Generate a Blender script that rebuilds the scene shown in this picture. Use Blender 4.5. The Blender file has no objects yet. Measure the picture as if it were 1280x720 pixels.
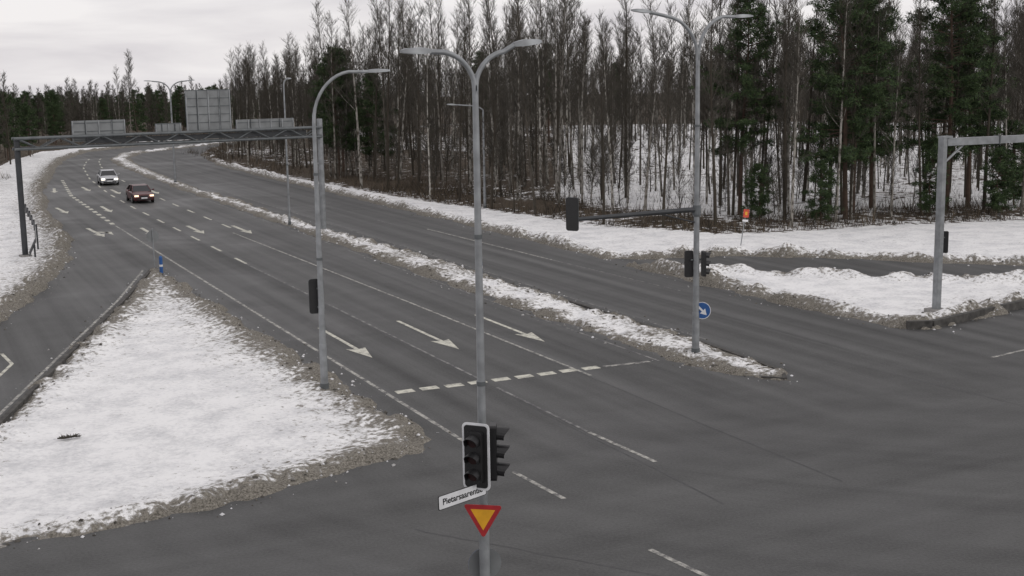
import bpy, math, random
import numpy as np
from mathutils import Matrix, Vector
random.seed(7); rng=np.random.default_rng(11)
C=bpy.context.scene.collection
# ------------------------------------------------------------ helpers
def link(o): C.objects.link(o); return o
class MB:
    def __init__(s): s.v=[];s.f=[];s.m=[];s.mats=[]
    def mi(s,mat):
        if mat not in s.mats: s.mats.append(mat)
        return s.mats.index(mat)
    def poly(s,pts,mat):
        b=len(s.v); s.v+= [tuple(p) for p in pts]; s.f.append(tuple(range(b,b+len(pts)))); s.m.append(s.mi(mat))
    def tube(s,pts,r,n,mat,cap=True):
        pts=[Vector(p) for p in pts]; k=len(pts)
        if not isinstance(r,(list,tuple)): r=[r]*k
        b=len(s.v); mi=s.mi(mat); u=None
        for i,p in enumerate(pts):
            t=(pts[min(i+1,k-1)]-pts[max(i-1,0)]).normalized()
            if u is None:
                a=Vector((1,0,0)) if abs(t.x)<0.9 else Vector((0,1,0)); u=(a-t*a.dot(t)).normalized()
            else: u=(u-t*u.dot(t)).normalized()
            w=t.cross(u)
            for j in range(n):
                a=2*math.pi*j/n; q=p+(u*math.cos(a)+w*math.sin(a))*r[i]; s.v.append(tuple(q))
        for i in range(k-1):
            for j in range(n):
                j2=(j+1)%n
                s.f.append((b+i*n+j,b+i*n+j2,b+(i+1)*n+j2,b+(i+1)*n+j)); s.m.append(mi)
        if cap:
            s.f.append(tuple(b+j for j in reversed(range(n)))); s.m.append(mi)
            s.f.append(tuple(b+(k-1)*n+j for j in range(n))); s.m.append(mi)
    def box(s,c,d,mat,R=None,bev=0.0):
        c=Vector(c); x,y,z=d[0]/2,d[1]/2,d[2]/2; mi=s.mi(mat)
        if bev<=0: prof=[(-x,-y),(x,-y),(x,y),(-x,y)]
        else: prof=[(-x+bev,-y),(x-bev,-y),(x,-y+bev),(x,y-bev),(x-bev,y),(-x+bev,y),(-x,y-bev),(-x,-y+bev)]
        b=len(s.v); n=len(prof)
        for zz in (-z,z):
            for p in prof:
                q=Vector((p[0],p[1],zz))
                if R is not None: q=R@q
                s.v.append(tuple(c+q))
        for j in range(n):
            j2=(j+1)%n; s.f.append((b+j,b+j2,b+n+j2,b+n+j)); s.m.append(mi)
        s.f.append(tuple(b+j for j in reversed(range(n)))); s.m.append(mi)
        s.f.append(tuple(b+n+j for j in range(n))); s.m.append(mi)
    def prism(s,outline,nrm,th,mat,O,U,V):
        O=Vector(O);U=Vector(U);V=Vector(V);Nn=Vector(nrm);mi=s.mi(mat);b=len(s.v);n=len(outline)
        for k in (0,th):
            for a,c in outline: s.v.append(tuple(O+U*a+V*c+Nn*k))
        for j in range(n):
            j2=(j+1)%n; s.f.append((b+j,b+j2,b+n+j2,b+n+j)); s.m.append(mi)
        s.f.append(tuple(b+j for j in reversed(range(n)))); s.m.append(mi)
        s.f.append(tuple(b+n+j for j in range(n))); s.m.append(mi)
    def mesh(s,name,smooth=False):
        me=bpy.data.meshes.new(name); me.from_pydata(s.v,[],s.f)
        for m in s.mats: me.materials.append(m)
        me.polygons.foreach_set("material_index",s.m)
        if smooth: me.polygons.foreach_set("use_smooth",[True]*len(s.f))
        me.update(); return me
    def build(s,name,loc=(0,0,0),rz=0,smooth=False,parent=None):
        o=bpy.data.objects.new(name,s.mesh(name,smooth)); o.location=loc; o.rotation_euler=(0,0,rz); link(o)
        if parent: o.parent=parent
        if smooth:
            md=o.modifiers.new("es",'EDGE_SPLIT'); md.split_angle=math.radians(40)
        return o
def rrect(w,h,r,n=4):
    out=[]
    for cx,cy,a0 in ((w/2-r,h/2-r,0),(-w/2+r,h/2-r,90),(-w/2+r,-h/2+r,180),(w/2-r,-h/2+r,270)):
        for i in range(n+1):
            a=math.radians(a0+90*i/n); out.append((cx+r*math.cos(a),cy+r*math.sin(a)))
    return out
def circ(r,n=24): return [(r*math.cos(2*math.pi*i/n),r*math.sin(2*math.pi*i/n)) for i in range(n)]
# ------------------------------------------------------------ materials
def newmat(name):
    m=bpy.data.materials.new(name); m.use_nodes=True; nt=m.node_tree; b=nt.nodes["Principled BSDF"]; return m,nt,b
def N(nt,t,**k):
    n=nt.nodes.new(t)
    for a,v in k.items(): setattr(n,a,v)
    return n
def simple(name,col,rough=0.6,metal=0.0,var=0.12,scale=8,emis=0):
    m,nt,b=newmat(name); L=nt.links
    tc=N(nt,"ShaderNodeTexCoord"); no=N(nt,"ShaderNodeTexNoise"); no.inputs["Scale"].default_value=scale; no.inputs["Detail"].default_value=5
    L.new(tc.outputs["Object"],no.inputs["Vector"])
    r=N(nt,"ShaderNodeValToRGB"); r.color_ramp.elements[0].position=0.3; r.color_ramp.elements[1].position=0.7
    r.color_ramp.elements[0].color=tuple(c*(1-var) for c in col)+(1,); r.color_ramp.elements[1].color=tuple(min(1,c*(1+var)) for c in col)+(1,)
    L.new(no.outputs["Fac"],r.inputs["Fac"]); L.new(r.outputs["Color"],b.inputs["Base Color"])
    b.inputs["Roughness"].default_value=rough; b.inputs["Metallic"].default_value=metal
    if emis: b.inputs["Emission Color"].default_value=tuple(col)+(1,); b.inputs["Emission Strength"].default_value=emis
    return m
galv=simple("galvanised_steel",(0.25,0.262,0.272),0.5,0.3,0.25,3)
galv_d=simple("weathered_steel",(0.11,0.12,0.125),0.6,0.2,0.25,3)
darks=simple("dark_painted_steel",(0.035,0.038,0.042),0.6,0.1,0.2,3)
blackp=simple("black_plastic",(0.012,0.012,0.013),0.45,0,0.2,10)
lens=simple("dark_lens",(0.03,0.012,0.012),0.15,0,0.1,10)
whitep=simple("white_sheet",(0.70,0.71,0.73),0.45,0,0.1,4)
backgrey=simple("sign_back_aluminium",(0.20,0.21,0.215),0.5,0.3,0.2,1.5)
redp=simple("red_sheet",(0.36,0.02,0.025),0.5,0,0.15,6)
yelp=simple("yellow_sheet",(0.72,0.36,0.02),0.5,0,0.1,6)
orgp=simple("orange_sheet",(0.5,0.06,0.03),0.5,0,0.15,6)
bluep=simple("blue_sheet",(0.02,0.09,0.28),0.5,0,0.1,6)
concrete=simple("concrete",(0.25,0.24,0.23),0.9,0,0.25,6)
kerbm=simple("kerb_granite",(0.065,0.062,0.058),0.9,0,0.45,4)
lampgl=simple("lamp_glass",(0.35,0.36,0.38),0.3,0,0.05,6)
glass=simple("car_glass",(0.02,0.022,0.025),0.08,0,0.05,6)
tyre=simple("tyre_rubber",(0.02,0.02,0.02),0.85,0,0.2,6)
rimm=simple("wheel_rim",(0.3,0.3,0.31),0.35,0.6,0.1,6)
headl=simple("headlight_lit",(1.0,0.9,0.75),0.2,0,0,6,emis=3)
headw=simple("headlight_lit_warm",(1.0,0.72,0.5),0.2,0,0,6,emis=1.6)
paint_w=simple("car_paint_silver",(0.45,0.46,0.48),0.3,0.3,0.06,2)
paint_r=simple("car_paint_dark_red",(0.09,0.028,0.03),0.3,0.2,0.1,2)

def mathn(nt,op,a,b_):
    n=N(nt,"ShaderNodeMath",operation=op)
    for i,x in enumerate((a,b_)):
        if isinstance(x,(int,float)): n.inputs[i].default_value=x
        else: nt.links.new(x,n.inputs[i])
    return n.outputs[0]
def asphalt_mat():
    m,nt,b=newmat("asphalt"); L=nt.links
    geo=N(nt,"ShaderNodeNewGeometry"); P=geo.outputs["Position"]
    def noise(scale,mapscale,detail=5,rot=0,dist=0.0,src=None):
        mp=N(nt,"ShaderNodeMapping"); mp.inputs["Scale"].default_value=mapscale; mp.inputs["Rotation"].default_value=(0,0,rot)
        L.new(src or P,mp.inputs["Vector"]); n=N(nt,"ShaderNodeTexNoise"); n.inputs["Scale"].default_value=scale; n.inputs["Detail"].default_value=detail; n.inputs["Distortion"].default_value=dist
        L.new(mp.outputs["Vector"],n.inputs["Vector"]); return n.outputs["Fac"]
    math_=lambda op,a,b_: mathn(nt,op,a,b_)
    def centred(f,amp): return math_('MULTIPLY',math_('SUBTRACT',f,0.5),amp)
    sep=N(nt,"ShaderNodeSeparateXYZ"); L.new(P,sep.inputs[0]); X=sep.outputs[0]; Y=sep.outputs[1]
    sm=N(nt,"ShaderNodeMapRange",interpolation_type='SMOOTHSTEP'); L.new(Y,sm.inputs["Value"]); sm.inputs["From Min"].default_value=24; sm.inputs["From Max"].default_value=40
    along=noise(1.0,(1.3,0.02,1),6)
    across=noise(1.0,(0.045,0.8,1),6,0.2,0.2)
    dx=math_('SUBTRACT',X,42.0); dy=math_('SUBTRACT',Y,45.0); rad=math_('SQRT',math_('ADD',math_('MULTIPLY',dx,dx),math_('MULTIPLY',dy,dy)),0)
    cb=N(nt,"ShaderNodeCombineXYZ"); L.new(rad,cb.inputs[0]); L.new(math_('MULTIPLY',math_('ARCTAN2',dy,dx),1.0),cb.inputs[1])
    arcs=noise(1.0,(0.9,0.7,1),5,0,0,cb.outputs[0])
    mx=N(nt,"ShaderNodeMix"); mx.data_type='FLOAT'; L.new(sm.outputs[0],mx.inputs[0]); L.new(math_('ADD',math_('MULTIPLY',across,.5),math_('MULTIPLY',arcs,.5)),mx.inputs[2]); L.new(along,mx.inputs[3])
    wt=math_('SINE',math_('MULTIPLY',math_('SUBTRACT',X,13.7),2*math.pi/1.7),0)
    wt=math_('MULTIPLY',math_('MULTIPLY',wt,0.08),sm.outputs[0])
    big=noise(0.12,(1,1,1),4,0,0.5); mid=noise(0.9,(1,1,1),5); fine=noise(14,(1,1,1),6); grain=noise(60,(1,1,1),2)
    tot=math_('ADD',0.97,centred(mx.outputs[0],1.7)); tot=math_('ADD',tot,centred(big,1.0)); tot=math_('ADD',tot,centred(mid,0.4))
    tot=math_('ADD',tot,centred(fine,0.8)); tot=math_('ADD',tot,centred(grain,1.2)); tot=math_('ADD',tot,wt)
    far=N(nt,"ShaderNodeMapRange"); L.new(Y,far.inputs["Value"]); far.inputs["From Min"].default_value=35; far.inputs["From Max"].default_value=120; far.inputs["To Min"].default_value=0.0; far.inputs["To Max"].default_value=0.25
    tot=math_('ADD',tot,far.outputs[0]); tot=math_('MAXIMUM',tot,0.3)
    vm=N(nt,"ShaderNodeVectorMath",operation='SCALE'); vm.inputs[0].default_value=(0.080,0.0805,0.080); L.new(tot,vm.inputs["Scale"])
    L.new(vm.outputs[0],b.inputs["Base Color"]); b.inputs["Specular IOR Level"].default_value=0.3
    rr=N(nt,"ShaderNodeMapRange"); L.new(big,rr.inputs["Value"]); rr.inputs["From Min"].default_value=.35; rr.inputs["From Max"].default_value=.65; rr.inputs["To Min"].default_value=.5; rr.inputs["To Max"].default_value=.85; L.new(rr.outputs[0],b.inputs["Roughness"])
    bp=N(nt,"ShaderNodeBump"); bp.inputs["Strength"].default_value=0.4; bp.inputs["Distance"].default_value=0.02; L.new(fine,bp.inputs["Height"]); L.new(bp.outputs[0],b.inputs["Normal"])
    return m
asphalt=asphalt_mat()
def marking(name,p0,p1,c0,c1,s):
    m,nt,b=newmat(name); L=nt.links
    geo=N(nt,"ShaderNodeNewGeometry"); n=N(nt,"ShaderNodeTexNoise"); n.inputs["Scale"].default_value=s; n.inputs["Detail"].default_value=8; n.inputs["Roughness"].default_value=0.75
    L.new(geo.outputs["Position"],n.inputs["Vector"]); r=N(nt,"ShaderNodeValToRGB"); e=r.color_ramp.elements
    e[0].position=p0; e[0].color=c0+(1,); e[1].position=p1; e[1].color=c1+(1,)
    L.new(n.outputs["Fac"],r.inputs[0]); L.new(r.outputs[0],b.inputs["Base Color"]); b.inputs["Roughness"].default_value=0.8; return m
paint=marking("road_paint",.42,.60,(.10,.10,.10),(.48,.47,.43),3.5)
paintb=marking("fresh_road_paint",.34,.54,(.14,.14,.13),(.60,.59,.51),3.0)
paintf=marking("worn_road_paint",.45,.68,(.085,.085,.088),(.36,.355,.34),2.5)

def snow_mat():
    m,nt,b=newmat("snow_and_ground"); L=nt.links
    geo=N(nt,"ShaderNodeNewGeometry"); P=geo.outputs["Position"]
    ad=N(nt,"ShaderNodeAttribute",attribute_name="dirt"); af=N(nt,"ShaderNodeAttribute",attribute_name="forest")
    def noise(s,d=6,r=0.6):
        n=N(nt,"ShaderNodeTexNoise"); n.inputs["Scale"].default_value=s; n.inputs["Detail"].default_value=d; n.inputs["Roughness"].default_value=r; L.new(P,n.inputs["Vector"]); return n.outputs["Fac"]
    add=lambda a,b_,op='ADD': mathn(nt,op,a,b_)
    nf=noise(4.5,8,0.72); nb=noise(0.7,5); ng=noise(18,4,0.7); nm=noise(7,7,0.7)
    r0=N(nt,"ShaderNodeValToRGB"); e=r0.color_ramp.elements; e[0].position=0.36; e[0].color=(0.58,0.585,0.60,1); e[1].position=0.55; e[1].color=(0.87,0.87,0.87,1)
    L.new(add(add(nb,.5,'MULTIPLY'),add(nm,.5,'MULTIPLY')),r0.inputs[0])
    r1=N(nt,"ShaderNodeValToRGB"); e=r1.color_ramp.elements; e[0].position=0.33; e[0].color=(0.05,0.045,0.036,1); e[1].position=0.66; e[1].color=(0.29,0.27,0.235,1); L.new(ng,r1.inputs[0])
    r2=N(nt,"ShaderNodeValToRGB"); e=r2.color_ramp.elements; e[0].position=0.35; e[0].color=(0.028,0.022,0.016,1); e[1].position=0.7; e[1].color=(0.12,0.09,0.06,1); L.new(nf,r2.inputs[0])
    v=add(ad.outputs["Fac"],add(add(nf,0.5,'SUBTRACT'),2.6,'MULTIPLY'))
    mr=N(nt,"ShaderNodeMapRange",interpolation_type='SMOOTHSTEP'); L.new(v,mr.inputs["Value"]); mr.inputs["From Min"].default_value=0.30; mr.inputs["From Max"].default_value=0.70
    v2=add(af.outputs["Fac"],add(add(noise(1.6,7,0.65),0.5,'SUBTRACT'),2.2,'MULTIPLY'))
    mr2=N(nt,"ShaderNodeMapRange",interpolation_type='SMOOTHSTEP'); L.new(v2,mr2.inputs["Value"]); mr2.inputs["From Min"].default_value=0.42; mr2.inputs["From Max"].default_value=0.58
    def mix(f,a,b_):
        n=N(nt,"ShaderNodeMix"); n.data_type='RGBA'; L.new(f,n.inputs[0]); L.new(a,n.inputs[6]); L.new(b_,n.inputs[7]); return n.outputs[2]
    c=mix(mr.outputs[0],r0.outputs[0],r1.outputs[0]); c=mix(mr2.outputs[0],c,r2.outputs[0])
    L.new(c,b.inputs["Base Color"]); b.inputs["Roughness"].default_value=0.8; b.inputs["Specular IOR Level"].default_value=0.2
    bp=N(nt,"ShaderNodeBump"); bp.inputs["Strength"].default_value=0.6; bp.inputs["Distance"].default_value=0.08; L.new(nf,bp.inputs["Height"]); L.new(bp.outputs[0],b.inputs["Normal"])
    return m
snowm=snow_mat()

# ------------------------------------------------------------ terrain
S1=[(12.2,70.6),(12.45,54),(12.65,42),(12.9,32.4),(12.2,31.4),(9,30.3),(4.8,29.2),(1.3,28.8),(-2.5,28),(2.1,40.2),(5.8,51.4),(9,61),(11.7,70.0)]
S2=[(25.9,33.0),(25.2,33.8),(24.5,36.4),(24.1,41),(23.9,50),(24.0,64),(24.1,79),(24.1,100),(24,125),(24.1,141),(24.5,162),(25.4,176.7),(29.3,191.7),(45,211),(70,230),(112,251),(400,340),(400,338),(112,248.5),(71,227.5),(46,208),(31.8,190),(28,178),(26.6,161.5),(25.8,139.5),(25.4,123),(25.8,107),(25.9,84.5),(26.5,71.6),(26.7,56),(26.8,44),(26.8,38.5),(26.5,34.2)]
S3=[(3000,900),(400,360),(108,262),(66,241),(42,221),(26,200),(20.5,182),(17.3,163.8),(12.8,133),(10.5,107.4),(9.7,87),(8.6,76.9),(5.8,65.7),(3.4,57.6),(-1,45),(-6,25),(-9,0),(-3000,0),(-3000,3000),(3000,3000)]
S5=[(34.8,60.8),(34.9,71.8),(34.9,86),(34.9,107),(34.7,132.7),(35,156),(38,179),(44,195),(54,206),(78,224),(118,243),(400,325),(3000,800),(3000,42),(90,42),(62,42),(51.8,47.4),(44.2,55.9),(40.9,58.7),(36.3,59.9)]
S4=[(34.6,58.2),(34.5,52.7),(34.5,43.6),(34.8,38.4),(36.1,37.3),(42.6,38.9),(52,40),(60,40.3),(53,41.5),(48.4,44.4),(42,50),(37.8,54.3)]
S6=[(50,10),(3000,10),(3000,-3000),(-3000,-3000),(-3000,-6),(-20,-6),(30,-6),(45,5)]
FOR=[(37.5,186),(36.6,150),(39.0,104),(41.2,86.5),(43.4,73),(46,66.5),(57,65.6),(66,63),(90,60),(140,56),(3000,56),(3000,780),(400,335),(118,258),(80,236),(56,216),(44,203)]
def sdist(px,py,poly):
    n=len(poly); best=np.full(px.shape,1e18); ins=np.zeros(px.shape,bool)
    for i in range(n):
        ax,ay=poly[i]; bx,by=poly[(i+1)%n]; ex,ey=bx-ax,by-ay; wx,wy=px-ax,py-ay
        t=np.clip((wx*ex+wy*ey)/(ex*ex+ey*ey),0,1); dx,dy=wx-ex*t,wy-ey*t; best=np.minimum(best,dx*dx+dy*dy)
        if ay!=by:
            c=((ay>py)!=(by>py))&(px<(bx-ax)*(py-ay)/(by-ay)+ax); ins^=c
    d=np.sqrt(best); return np.where(ins,d,-d)
_tab=rng.random((256,256))
def vnoise(x,y,s,off=0):
    x=x/s+off*17.3; y=y/s+off*9.1; xi=np.floor(x).astype(int); yi=np.floor(y).astype(int); fx=x-xi; fy=y-yi
    fx=fx*fx*(3-2*fx); fy=fy*fy*(3-2*fy)
    a=_tab[xi&255,yi&255]; b=_tab[(xi+1)&255,yi&255]; c=_tab[xi&255,(yi+1)&255]; d=_tab[(xi+1)&255,(yi+1)&255]
    return (a*(1-fx)+b*fx)*(1-fy)+(c*(1-fx)+d*fx)*fy-0.5
def axis(segs,lo,hi):
    a=[segs[0][0]]
    for s0,s1,st in segs: a+=list(np.arange(s0,s1,st)[1:])+[s1]
    a=sorted(set(np.round(a,4))); st=2.0; x=a[-1]
    while x<hi: x+=st; a.append(x); st*=1.2
    st=1.0; x=a[0]; pre=[]
    while x>lo: x-=st; pre.append(x); st*=1.3
    return np.array(pre[::-1]+a)
xs=axis([(-4,46,0.12),(46,62,0.25),(62,100,0.6),(100,160,1.5)],-2900,2900)
ys=axis([(27,62,0.12),(62,90,0.2),(90,140,0.45),(140,260,1.0)],-2900,2900)
GX,GY=np.meshgrid(xs,ys,indexing='ij')
D={k:sdist(GX,GY,p) for k,p in dict(S1=S1,S2=S2,S3=S3,S4=S4,S5=S5,S6=S6).items()}
d=np.maximum.reduce(list(D.values()))
d=np.maximum(d,np.where(GY>150,GX-140,GX-280))
n2=vnoise(GX,GY,1.9,1); n1=vnoise(GX,GY,0.7,2); n05=vnoise(GX,GY,0.3,3); n8=vnoise(GX,GY,9,4); n4=vnoise(GX,GY,4,5)
fd=sdist(GX,GY,FOR)
dn=d+0.5*n2+0.35*n1+0.15*n05
in1=D['S1']>-1; in2=D['S2']>-1; in3=D['S3']>-1; in4=D['S4']>-1; in5=D['S5']>-1
ridge=np.exp(-((dn-0.8)/0.6)**2)*(0.22+0.4*n2+0.3*n1)
ridge=np.where(in1,ridge*0.45,ridge); ridge=np.where(in2,ridge*0.4,ridge); ridge=np.where(in3|in4|in5,ridge*1.3,ridge)
chunk=(n05*0.2+n1*0.16)*np.exp(-np.maximum(dn,0)/1.3)
h=np.where(dn>0, 0.09*np.clip(dn/0.35,0,1)+ridge+chunk*np.clip(dn/0.3,0,1)+np.clip(dn/2,0,1)*(0.10*n4+0.04*n2+0.02*n1)+np.clip(dn/8,0,1)*0.35*n8*np.where(in1,0,1), np.clip(dn*0.6,-0.15,0)-0.01)
h=np.where(dn>0.3,np.maximum(h,0.03),h)
h+=np.clip(fd/4,0,1)*(0.25*n4+0.12*n2+0.25)
rad=np.hypot(GX,GY); h-=0.012*np.maximum(rad-300,0)
P0=np.maximum(dn,0)
dirt=0.85*np.exp(-P0/0.6)+0.14
dirt=np.where(in1,0.9*np.exp(-P0/0.7)+0.52*np.exp(-P0/3.2)*np.clip((GX-3)/7,0.12,1)-0.02+0.7*n2*np.exp(-P0/1.5),dirt)
dirt=np.where(in2,0.85*np.exp(-P0/0.45)+0.30+0.55*n2+.3*n1,dirt)
dirt=np.where(in3,0.9*np.exp(-P0/1.4)+0.18,dirt)
dirt=np.where(in4,0.95*np.exp(-P0/1.2)+0.02+.3*n2,dirt)
dirt=np.where(in5&(GY<64),0.85*np.exp(-P0/0.6)+0.12,dirt)
brg=np.degrees(np.arctan2(GX,np.maximum(GY,1)))
forest=np.where(brg<27.5,.95,.82)*np.clip(1-np.abs(fd-3)/8,0,1); deep=np.where(brg<27.5,.66,.28); forest=np.where(fd>3,np.maximum(forest,deep),forest)
forest=np.where(fd<-1,0,forest); forest+=np.where(fd>0,n8*0.5,0)
forest=np.where((D['S3']>7)&(GY>140),0.85,forest); forest=np.where((D['S3']>5)&(GY<=140)&(GY>60),0.3+n8*.5,forest); forest=np.where(rad>260,.95,forest)
nx,ny=GX.shape
co=np.stack([GX,GY,h],-1).reshape(-1,3).astype(np.float32)
I=np.arange(nx*ny).reshape(nx,ny)
q=np.stack([I[:-1,:-1],I[1:,:-1],I[1:,1:],I[:-1,1:]],-1).reshape(-1,4)
q=q[(d.reshape(-1)[q].max(1)>-1.5)]
def npmesh(name,co,q,mats,attrs={},smooth=True):
    me=bpy.data.meshes.new(name); k=q.shape[1]
    me.vertices.add(len(co)); me.vertices.foreach_set("co",co.astype(np.float32).ravel())
    me.loops.add(q.size); me.loops.foreach_set("vertex_index",q.astype(np.int32).ravel())
    me.polygons.add(len(q)); me.polygons.foreach_set("loop_start",np.arange(0,q.size,k,dtype=np.int32)); me.polygons.foreach_set("loop_total",np.full(len(q),k,dtype=np.int32))
    me.update(calc_edges=True)
    if smooth: me.polygons.foreach_set("use_smooth",np.ones(len(q),bool))
    for a,v in attrs.items():
        at=me.attributes.new(a,'FLOAT','POINT'); at.data.foreach_set("value",v.ravel().astype(np.float32))
    for m in mats: me.materials.append(m)
    me.validate(); return me
link(bpy.data.objects.new("snow_ground",npmesh("snow_ground",co,q,[snowm],{'dirt':dirt,'forest':forest})))
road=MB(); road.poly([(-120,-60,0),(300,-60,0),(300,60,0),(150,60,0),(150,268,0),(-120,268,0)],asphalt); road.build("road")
def gz(x,y):
    i=min(max(np.searchsorted(xs,x),1),nx-1); j=min(max(np.searchsorted(ys,y),1),ny-1)
    return float(min(h[i,j],h[i-1,j-1])) if math.hypot(x,y)>280 else (float(max(h[i,j],h[i-1,j-1],0)) if d[i,j]>0 else 0.0)
def crumbs():
    sel=np.argwhere((dn>-0.7)&(dn<0.9)&(GY<100)&(GY>20)&(GX<62)&(GX>-5)); k=rng.permutation(len(sel))[:9000]; sel=sel[k]
    base=np.array([(1,0,-.4),(-.5,.87,-.4),(-.5,-.87,-.4),(0.2,0.1,.6),(0.9,.8,.1),(-.9,.1,.2)],float); fc=np.array([(0,4,3),(4,1,3),(1,5,3),(5,2,3),(2,0,3),(0,1,4),(1,2,5)])
    vs=[];fs=[];b=0
    for i,j in sel:
        dd=dn[i,j]; s=(0.012+0.06*rng.random()**4)
        if dd<-0.15 and rng.random()<0.75: continue
        v=base*s*(0.7+0.6*rng.random(base.shape)); a=rng.random()*6.28; R=np.array([[math.cos(a),-math.sin(a),0],[math.sin(a),math.cos(a),0],[0,0,1]])
        v=v@R.T+np.array([xs[i]+rng.normal()*0.05,ys[j]+rng.normal()*0.05,max(h[i,j],0)+s*0.3]); vs.append(v); fs.append(fc+b); b+=len(base)
    m,nt,bb=newmat("dirty_snow_crumbs"); L=nt.links; g=N(nt,"ShaderNodeNewGeometry"); r=N(nt,"ShaderNodeValToRGB"); e=r.color_ramp.elements
    e[0].position=0.0; e[0].color=(0.04,0.036,0.03,1); e[1].position=1.0; e[1].color=(0.75,0.75,0.77,1); e2=e.new(0.5); e2.color=(0.14,0.13,0.115,1); e3=e.new(.75); e3.color=(.5,.5,.5,1)
    L.new(g.outputs["Random Per Island"],r.inputs[0]); L.new(r.outputs[0],bb.inputs["Base Color"]); bb.inputs["Roughness"].default_value=0.9
    link(bpy.data.objects.new("snow_crumbs",npmesh("snow_crumbs",np.concatenate(vs),np.concatenate(fs),[m],smooth=False)))
crumbs()

# ------------------------------------------------------------ kerbs
def kerb(name,pts,w=0.16,hh=0.13):
    mb=MB(); mi=kerbm
    for a,b in zip(pts[:-1],pts[1:]):
        a=Vector(a+(0,));b=Vector(b+(0,)); L=(b-a).length; t=(b-a)/L; n=Vector((-t.y,t.x,0)); k=max(1,int(L/1.0))
        for i in range(k):
            c=a+t*(L*(i+0.5)/k); R=Matrix(((t.x,n.x,0),(t.y,n.y,0),(0,0,1)))
            mb.box(c+Vector((0,0,hh/2-0.02+random.uniform(-.006,.006))),(L/k-0.012,w,hh+0.04),mi,R)
    return mb.build(name)
kerb("kerb",[(12.1,70.3),(11.75,69.6),(9.05,60.9),(5.85,51.3),(2.15,40.1),(-2.4,28.1)],0.16,0.14)
kerb("kerb",[(35.2,37.85),(36.1,37.45),(42.6,39.0),(52,40.1)],0.22,0.32)
kerb("kerb",[(25.3,33.9),(25.85,33.35),(26.45,34.3),(26.72,38.5),(26.7,50)],0.14,0.07)

# ------------------------------------------------------------ markings
mk=MB(); Z=0.006
def line(x0,y0,x1,y1,w=0.13,mat=paint,dash=None,z=None):
    a=Vector((x0,y0,0));b=Vector((x1,y1,0));L=(b-a).length;t=(b-a)/L;n=Vector((-t.y,t.x,0))*w/2; zz=Vector((0,0,Z if z is None else z))
    segs=[(0,L)] if not dash else [(s,min(s+dash[0],L)) for s in np.arange(0,L,dash[0]+dash[1])]
    for s,e in segs:
        p=a+t*s;q=a+t*e; mk.poly([p-n+zz,q-n+zz,q+n+zz,p+n+zz],mat)
def pline(pts,**k):
    for a,b in zip(pts[:-1],pts[1:]): line(a[0],a[1],b[0],b[1],**k)
def arrow(x,y,ang=0,L=6.5,mat=paintb,kind='S',w=.08):
    R=Matrix.Rotation(ang,3,'Z'); O=Vector((x,y,Z))
    def P(l): return [O+R@Vector((a,b,0)) for a,b in l]
    mk.poly(P([(-w,-L/2+1.7),(w,-L/2+1.7),(w,L/2),(-w,L/2)]),mat)
    mk.poly(P([(-.38,-L/2+1.9),(0,-L/2),(.38,-L/2+1.9),(w,-L/2+1.7),(-w,-L/2+1.7)]),mat)
    if kind=='L':
        mk.poly(P([(.1,L/2-2.6),(.1,L/2-3.1),(.75,L/2-3.9),(.75,L/2-3.3)]),mat); mk.poly(P([(.5,L/2-3.2),(.75,L/2-5.2),(1.0,L/2-3.2)]),mat)
pline([(13.65,94),(13.6,70),(13.6,31.8)],w=0.13)
line(13.62,95,14.0,122,w=0.32,dash=(1.2,1.2),mat=paintb); line(14.0,122,15.6,143,w=0.32,dash=(1.2,1.2),mat=paintb)
def lane(fr,y):
    xl=np.interp(y,[93,107,122,143,163,185],[13.6,13.6,14.0,15.6,18.3,22.8]); xr=np.interp(y,[93,141,162,177,185],[24.0,24.0,24.4,25.6,27.5]); return xl+(xr-xl)*fr
line(17.05,38.4,17.0,70,w=0.10,mat=paintf); line(20.55,37.0,20.4,54,w=0.12); line(20.4,54,19.9,85,w=0.12)
for fr in (0.33,0.66):
    for y in np.arange(70 if fr<0.5 else 88,180,6):
        line(lane(fr,y),y,lane(fr,y+2.6),y+2.6,w=0.16,mat=paintb)
line(23.75,37.8,23.7,120,w=0.1,mat=paintf)
for i in range(9):
    x=13.9+i*0.86
    mk.prism([(0,0),(.62,.02),(.64,.42),(.02,.40)],(0,0,1),.004,paintb,(x,37.80+random.uniform(-.03,.03),0.003),(1,0,0),(0,1,0))
line(21.6,37.95,23.4,37.85,w=0.22,mat=paint)
arrow(15.0,46.6); arrow(18.35,46.4); arrow(21.75,46.0)
for x,y in ((15.0,88.8),(18.1,88.3),(20.9,86.6),(16.2,129),(14.9,107),(18.2,124),(21.3,122)): arrow(x,y,L=5.5,w=.13)
arrow(11.8,90.5,0.05,L=6,kind='L',w=.13); arrow(13.3,129,-0.1,L=5.5,w=.13); arrow(11.6,108,0.05,L=5.5,w=.13)
pline([(2.05,50.6),(2.95,51.0),(3.15,48.9),(2.45,46.6),(2.2,48.4),(1.2,47.6)],w=0.13,mat=paintb)
pline([(11.5,70.6),(11.35,69.9),(8.75,61.1),(5.5,51.4),(1.8,40.2),(-2.7,28.2)],w=0.12)
line(13.6,28.6,13.75,26.1,w=0.13); line(17.05,37,17.1,31,w=0.1,mat=paintf); line(17.1,30.9,17.25,27.6,w=0.13); line(13.8,22.3,14.05,20.3,w=0.13); line(34.2,32.5,37.0,33.0,w=0.14)
line(32.6,50,32.2,62,w=0.09,mat=paintf); line(32.2,62,31.8,80,w=0.12,mat=paint); line(27.3,40,27.0,120,w=0.09,mat=paintf)
line(30.8,84,30.5,180,w=0.12,mat=paintf,dash=(3,9))
mk.build("road_markings")
tar=simple("bitumen_seam",(0.045,0.045,0.047),0.6,0,0.3,3)
ts=MB()
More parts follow.
